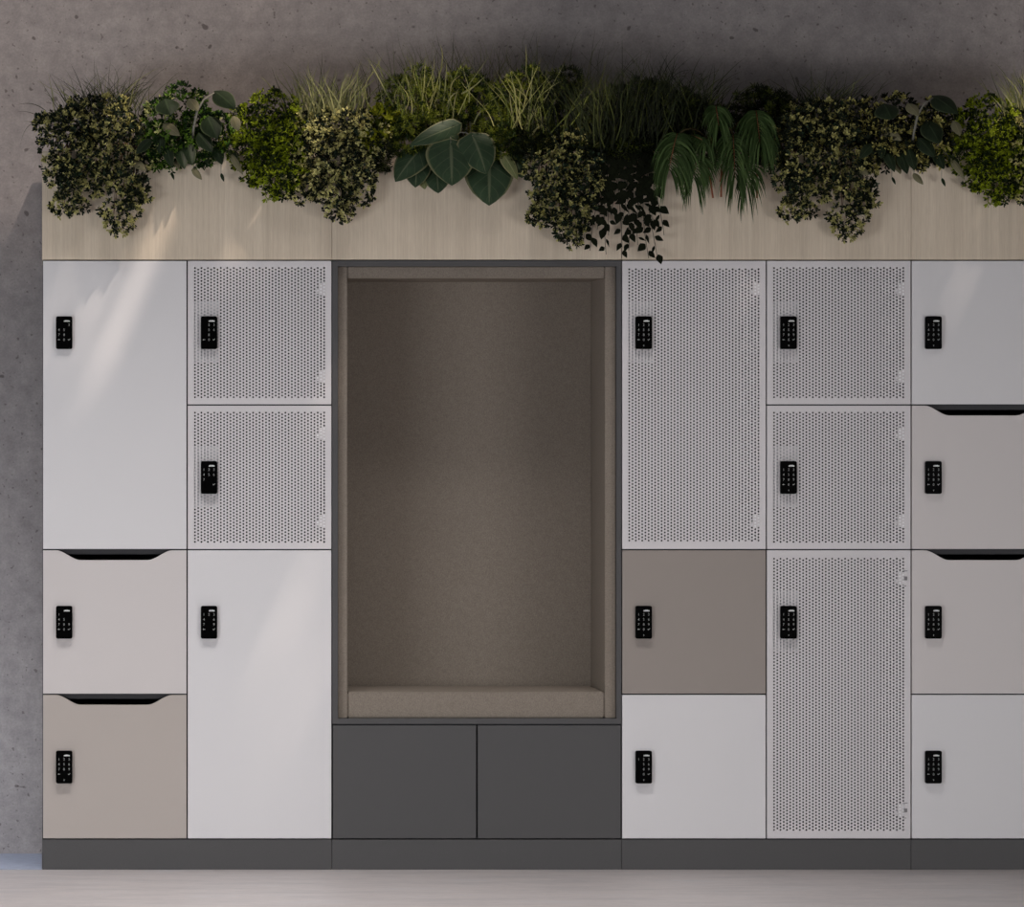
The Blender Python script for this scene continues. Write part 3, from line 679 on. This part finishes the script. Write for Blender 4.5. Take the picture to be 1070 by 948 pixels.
put('stem', tubes_mesh([(bez(P(475, 165, .05), P(470, 128, .02), P(x_, y_, yy_), 7), .0016) for (x_, y_, yy_) in
    ((441, 154, -.02), (436, 162, -.03), (478, 131, 0), (471, 149, -.05), (494, 142, -.045), (511, 166, -.03), (456, 176, -.028), (524, 159, -.035), (536, 161, -.025))]), M['greystem'], ho)

# --- dark variegated shrub over the alcove
bush('variegated_shrub', 'variegated', [(592, 150, 34, 18, .02, .07), (578, 180, 32, 26, -.05, .045), (608, 185, 24, 30, -.05, .04), (590, 215, 36, 24, -.05, .04), (596, 240, 16, 18, -.05, .03), (563, 225, 12, 14, -.05, .02)],
     'single-lobed dark variegated shrub hanging above the alcove beside the trailing vine', 'small-leaved variegated shrubs', 61)

# --- dark grasses and bushes in the shade
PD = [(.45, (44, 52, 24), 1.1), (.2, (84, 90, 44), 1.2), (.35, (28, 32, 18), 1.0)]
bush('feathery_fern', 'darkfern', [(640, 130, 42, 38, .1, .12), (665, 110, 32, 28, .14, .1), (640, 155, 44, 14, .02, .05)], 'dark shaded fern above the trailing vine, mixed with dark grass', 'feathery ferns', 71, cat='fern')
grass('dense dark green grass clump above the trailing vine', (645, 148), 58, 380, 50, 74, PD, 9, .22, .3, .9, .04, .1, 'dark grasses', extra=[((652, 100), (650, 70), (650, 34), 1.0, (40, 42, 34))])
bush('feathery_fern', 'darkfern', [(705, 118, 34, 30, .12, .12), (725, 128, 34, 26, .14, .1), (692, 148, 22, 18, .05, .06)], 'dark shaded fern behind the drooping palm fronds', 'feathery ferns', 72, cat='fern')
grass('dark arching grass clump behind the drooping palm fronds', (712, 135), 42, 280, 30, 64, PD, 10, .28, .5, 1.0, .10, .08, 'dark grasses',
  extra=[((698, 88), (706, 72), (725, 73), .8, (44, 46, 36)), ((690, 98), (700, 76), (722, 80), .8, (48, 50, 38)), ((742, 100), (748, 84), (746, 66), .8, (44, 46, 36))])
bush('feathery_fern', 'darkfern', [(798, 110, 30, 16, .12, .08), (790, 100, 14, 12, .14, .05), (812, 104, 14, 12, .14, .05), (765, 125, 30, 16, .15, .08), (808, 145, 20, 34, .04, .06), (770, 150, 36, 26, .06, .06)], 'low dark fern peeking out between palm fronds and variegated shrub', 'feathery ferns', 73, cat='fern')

# --- trailing vine: every strand a part
vr = np.random.default_rng(88)
vi = empty('trailing_vine', (X(650), .04, ZS), 'trailing vine with dark pointed leaves hanging down to the perforated locker', 'trailing plant')
def strand(x0, x1, y1, seed):
    r = np.random.default_rng(seed); V = []; F = []; UVs = []
    pts = [P(x0, PT + 5, .05), P(x0, PT - 6, .01), P(x0, PT, -.03)] + [P(x0 + (x1 - x0) * t + 2.0 * math.sin(5 * t + seed), PT + (y1 - PT) * t, -.035 - .01 * math.sin(3 * t)) for t in np.linspace(.12, 1, 9)]
    v, f = tube_arr(pts, .0007, 4); V += [tuple(q) for q in v]; F += f; UVs += [(0.5, .5)] * len(v)
    L = len(pts); n = int((y1 - PT) / 8.0)
    for k in range(n):
        t = (k + r.uniform(-.3, .3)) / n; t = min(max(t, 0), 1); q = 2 + t * (L - 3); i = min(int(q), L - 2); p = np.array(pts[i]) * (1 - (q - i)) + np.array(pts[i + 1]) * (q - i)
        sd = 1 if k % 2 else -1; ang = r.uniform(.2, 1.2) * sd; ln_ = (14.5 - 5.0 * t) * S * r.uniform(.75, 1.15); w_ = ln_ * r.uniform(.55, .72) * (1 if r.random() < .8 else .5)
        ax = unit(np.array((math.sin(ang), -.25 * r.random(), -math.cos(ang)))); s = unit(np.cross(ax, (.3 * r.normal(), -1, 0))); nn = np.cross(s, ax)
        if nn[1] > 0: nn = -nn
        p = p + np.array((sd * .003, -.004, 0)); prof = [(0, .02), (.12, .55), (.3, 1), (.5, .92), (.72, .58), (.88, .25), (1, .01)]
        b0 = len(V)
        for (vv, ww) in prof:
            for u in (-1, 0, 1): V.append(tuple(p + ax * ln_ * vv + s * u * ww * w_ / 2 + nn * (.0012 * (u == 0) + .002 * math.sin(3 * vv)))); UVs.append((u * .8, vv))
        for a in range(len(prof) - 1):
            for c in (0, 1): F.append((b0 + a * 3 + c, b0 + a * 3 + c + 1, b0 + a * 3 + c + 4, b0 + a * 3 + c + 3))
    me = arr_mesh(V, F, smooth=True); uvl = me.uv_layers.new(name='UVMap')
    for lp in me.loops: uvl.data[lp.index].uv = UVs[lp.vertex_index]
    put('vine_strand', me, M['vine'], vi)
for k, (a_, b_, c_) in enumerate([(625, 611, 254), (630, 618, 262), (634, 633, 266), (640, 634, 246), (648, 648, 270), (652, 657, 262), (658, 662, 246), (664, 668, 256), (668, 678, 270), (674, 686, 273), (680, 692, 246), (676, 681, 240), (655, 652, 230), (645, 641, 225), (662, 671, 228), (684, 689, 222), (640, 622, 240)]):
    strand(a_, b_, c_, 100 + k)

# --- palm with drooping fronds
pa = empty('drooping_palm', (X(750), .05, ZS), 'palm-like plant with drooping narrow-leaved fronds and cut brown canes', 'palm')
def frond(p0, p1, ln0, ln1, spread, yb, yt, n, seed):
    r = np.random.default_rng(seed); V = []; F = []; C = []
    ra = bez(P(*p0, yb), P(p0[0] * .6 + p1[0] * .4, p0[1] * .75 + p1[1] * .25, yt), P(*p1, yt), 14)
    def leaflet(q, d0, L, w, col):
        n0 = len(V); m = 8; s_prev = None; p = np.array(q); d = unit(d0)
        for i in range(m):
            t = i / (m - 1); s = unit(np.cross(d, (0.15, -1, .1))); hw = w * (min(1, .35 + t * 2.2)) * (1 - t ** 2.6) * .5 + .0001
            V.append(p - s * hw); V.append(p + s * hw); C.append(col); C.append(col)
            d = unit(d + np.array((0, .0, -.36))); p = p + d * L / (m - 1)
            p[1] = min(p[1], -.006) if p[2] < Z(PT) else p[1]
        for i in range(m - 1): F.append((n0 + 2 * i, n0 + 2 * i + 1, n0 + 2 * i + 3, n0 + 2 * i + 2))
    for k in range(n):
        t = (k + .5) / n; q = t * 13; i = min(int(q), 12); p = ra[i] * (1 - (q - i)) + ra[i + 1] * (q - i)
        L = (ln0 + (ln1 - ln0) * t) * S
        for sd in (-1, 1):
            for rep in range(5):
                d = np.array((sd * spread * (1.1 - .75 * t) * r.uniform(.55, 1.2), -r.uniform(.15, .6), .42 * (1 - t) * r.uniform(.2, 1.2) - .3 * t))
                f = r.uniform(.8, 1.2); base = lin(54, 74, 36) if r.random() < .65 else lin(84, 106, 60)
                leaflet(p, d, L * r.uniform(.7, 1.15), 1.35 * S * r.uniform(.8, 1.2), base * f)
    fr = put('frond', arr_mesh(V, F, np.clip(np.array(C), 0, 1)), M['blade'], pa)
    put('rachis', tubes_mesh([(ra, [.0008] * 14)]), M['cane'], fr)
frond((708, 139), (699, 178), 44, 44, 1.15, -.02, -.10, 22, 1)
frond((722, 141), (740, 150), 30, 28, .9, .0, -.06, 11, 12)
frond((730, 163), (724, 186), 34, 38, .75, -.03, -.09, 13, 2)
frond((748, 111), (751, 132), 26, 30, .7, .0, -.06, 12, 3)
frond((766, 140), (768, 186), 34, 44, .6, -.01, -.08, 16, 4)
frond((786, 174), (778, 192), 22, 42, .5, -.02, -.07, 9, 5)
frond((790, 116), (794, 150), 34, 40, .7, .0, -.07, 15, 6)
frond((801, 142), (801, 156), 22, 30, .5, .0, -.05, 7, 7)
for (a_, b_) in (((735, 172), (736.5, 192)), ((740, 174), (745, 207)), ((754, 172), (753.5, 206)), ((791, 176), (791, 207)), ((757, 176), (752.5, 190))):
    put('cane', tubes_mesh([([P(*a_, -.012), P((a_[0] + b_[0]) / 2, (a_[1] + b_[1]) / 2, -.014), P(*b_, -.014)], [.0025, .0026, .0028])]), M['cane'], pa)
put('stem', tubes_mesh([(bez(P(750, PT + 6, .05), P((750 + x_) / 2, 120, .03), P(x_, y_, yy_), 7), .0025) for (x_, y_, yy_) in ((708, 141, -.02), (730, 163, -.03), (748, 111, 0), (766, 140, -.01), (790, 116, 0))]), M['palmstem'], pa)

# ------------------------------------------------------------------ light
def area(name, loc, target, sx, sy, power, col):
    l = bpy.data.lights.new(name, 'AREA'); l.shape = 'RECTANGLE'; l.size = sx; l.size_y = sy; l.energy = power; l.color = col
    o = bpy.data.objects.new(name, l); COL.objects.link(o); o.location = loc
    o.rotation_euler = (Vector(target) - Vector(loc)).to_track_quat('-Z', 'Y').to_euler(); return o
area('fill_light', (-3.0, -5.2, 0.6), (0.9, 0.2, 0.4), 2.4, 1.0, 84, (0.93, 0.965, 1.0))  # unseen fill added at the left to brighten the lower doors
area('fill_light', (5.0, -5.2, 0.6), (2.0, 0.2, 0.4), 2.0, 1.0, 52, (1.0, 0.98, 0.97))  # second unseen fill, added to brighten the right-hand lockers
area('wall_fill', (-1.1, 0.12, 0.35), (0.3, 0.5, 0.55), 0.25, 0.6, 13.0, (0.84, 0.91, 1.0))  # unseen light added to brighten the foot of the bare wall
o = area('overhead_fill', (0.55, -1.35, 3.55), (0.55, -1.15, 0), 3.4, 0.5, 30, (1.0, 0.97, 0.95)); o.data.spread = math.radians(72)  # unseen overhead fill added to brighten the floor and lower doors
sun = bpy.data.lights.new('sun', 'SUN'); sun.energy = 3.9; sun.angle = math.radians(2.0); sun.color = (1.0, 0.85, 0.72)
so = bpy.data.objects.new('sun', sun); COL.objects.link(so)
so.rotation_euler = Vector((-SX, SY, -1.0)).to_track_quat('-Z', 'Y').to_euler()
w = bpy.data.worlds.new('World'); scene.world = w; w.use_nodes = True
bg = w.node_tree.nodes['Background']; bg.inputs[0].default_value = (0.86, 0.87, 0.92, 1); bg.inputs[1].default_value = 0.22

# ------------------------------------------------------------------ camera
cam = bpy.data.cameras.new('camera'); co = bpy.data.objects.new('camera', cam); COL.objects.link(co)
co.location = (CAMX, -D, CAMZ); co.rotation_euler = (math.pi / 2, 0, 0)
cam.sensor_fit = 'HORIZONTAL'; cam.sensor_width = 36; cam.lens = 36 * D / (1070 * S)
cam.shift_x = (535 - VX) / 1070; cam.shift_y = -(474 - VY) / 1070
cam.clip_end = 60; scene.camera = co
vs = scene.view_settings; vs.view_transform = 'Standard'; vs.look = 'None'; vs.gamma = 1.0; vs.use_curve_mapping = False; vs.exposure = 0.0
scene.cycles.max_bounces = 8
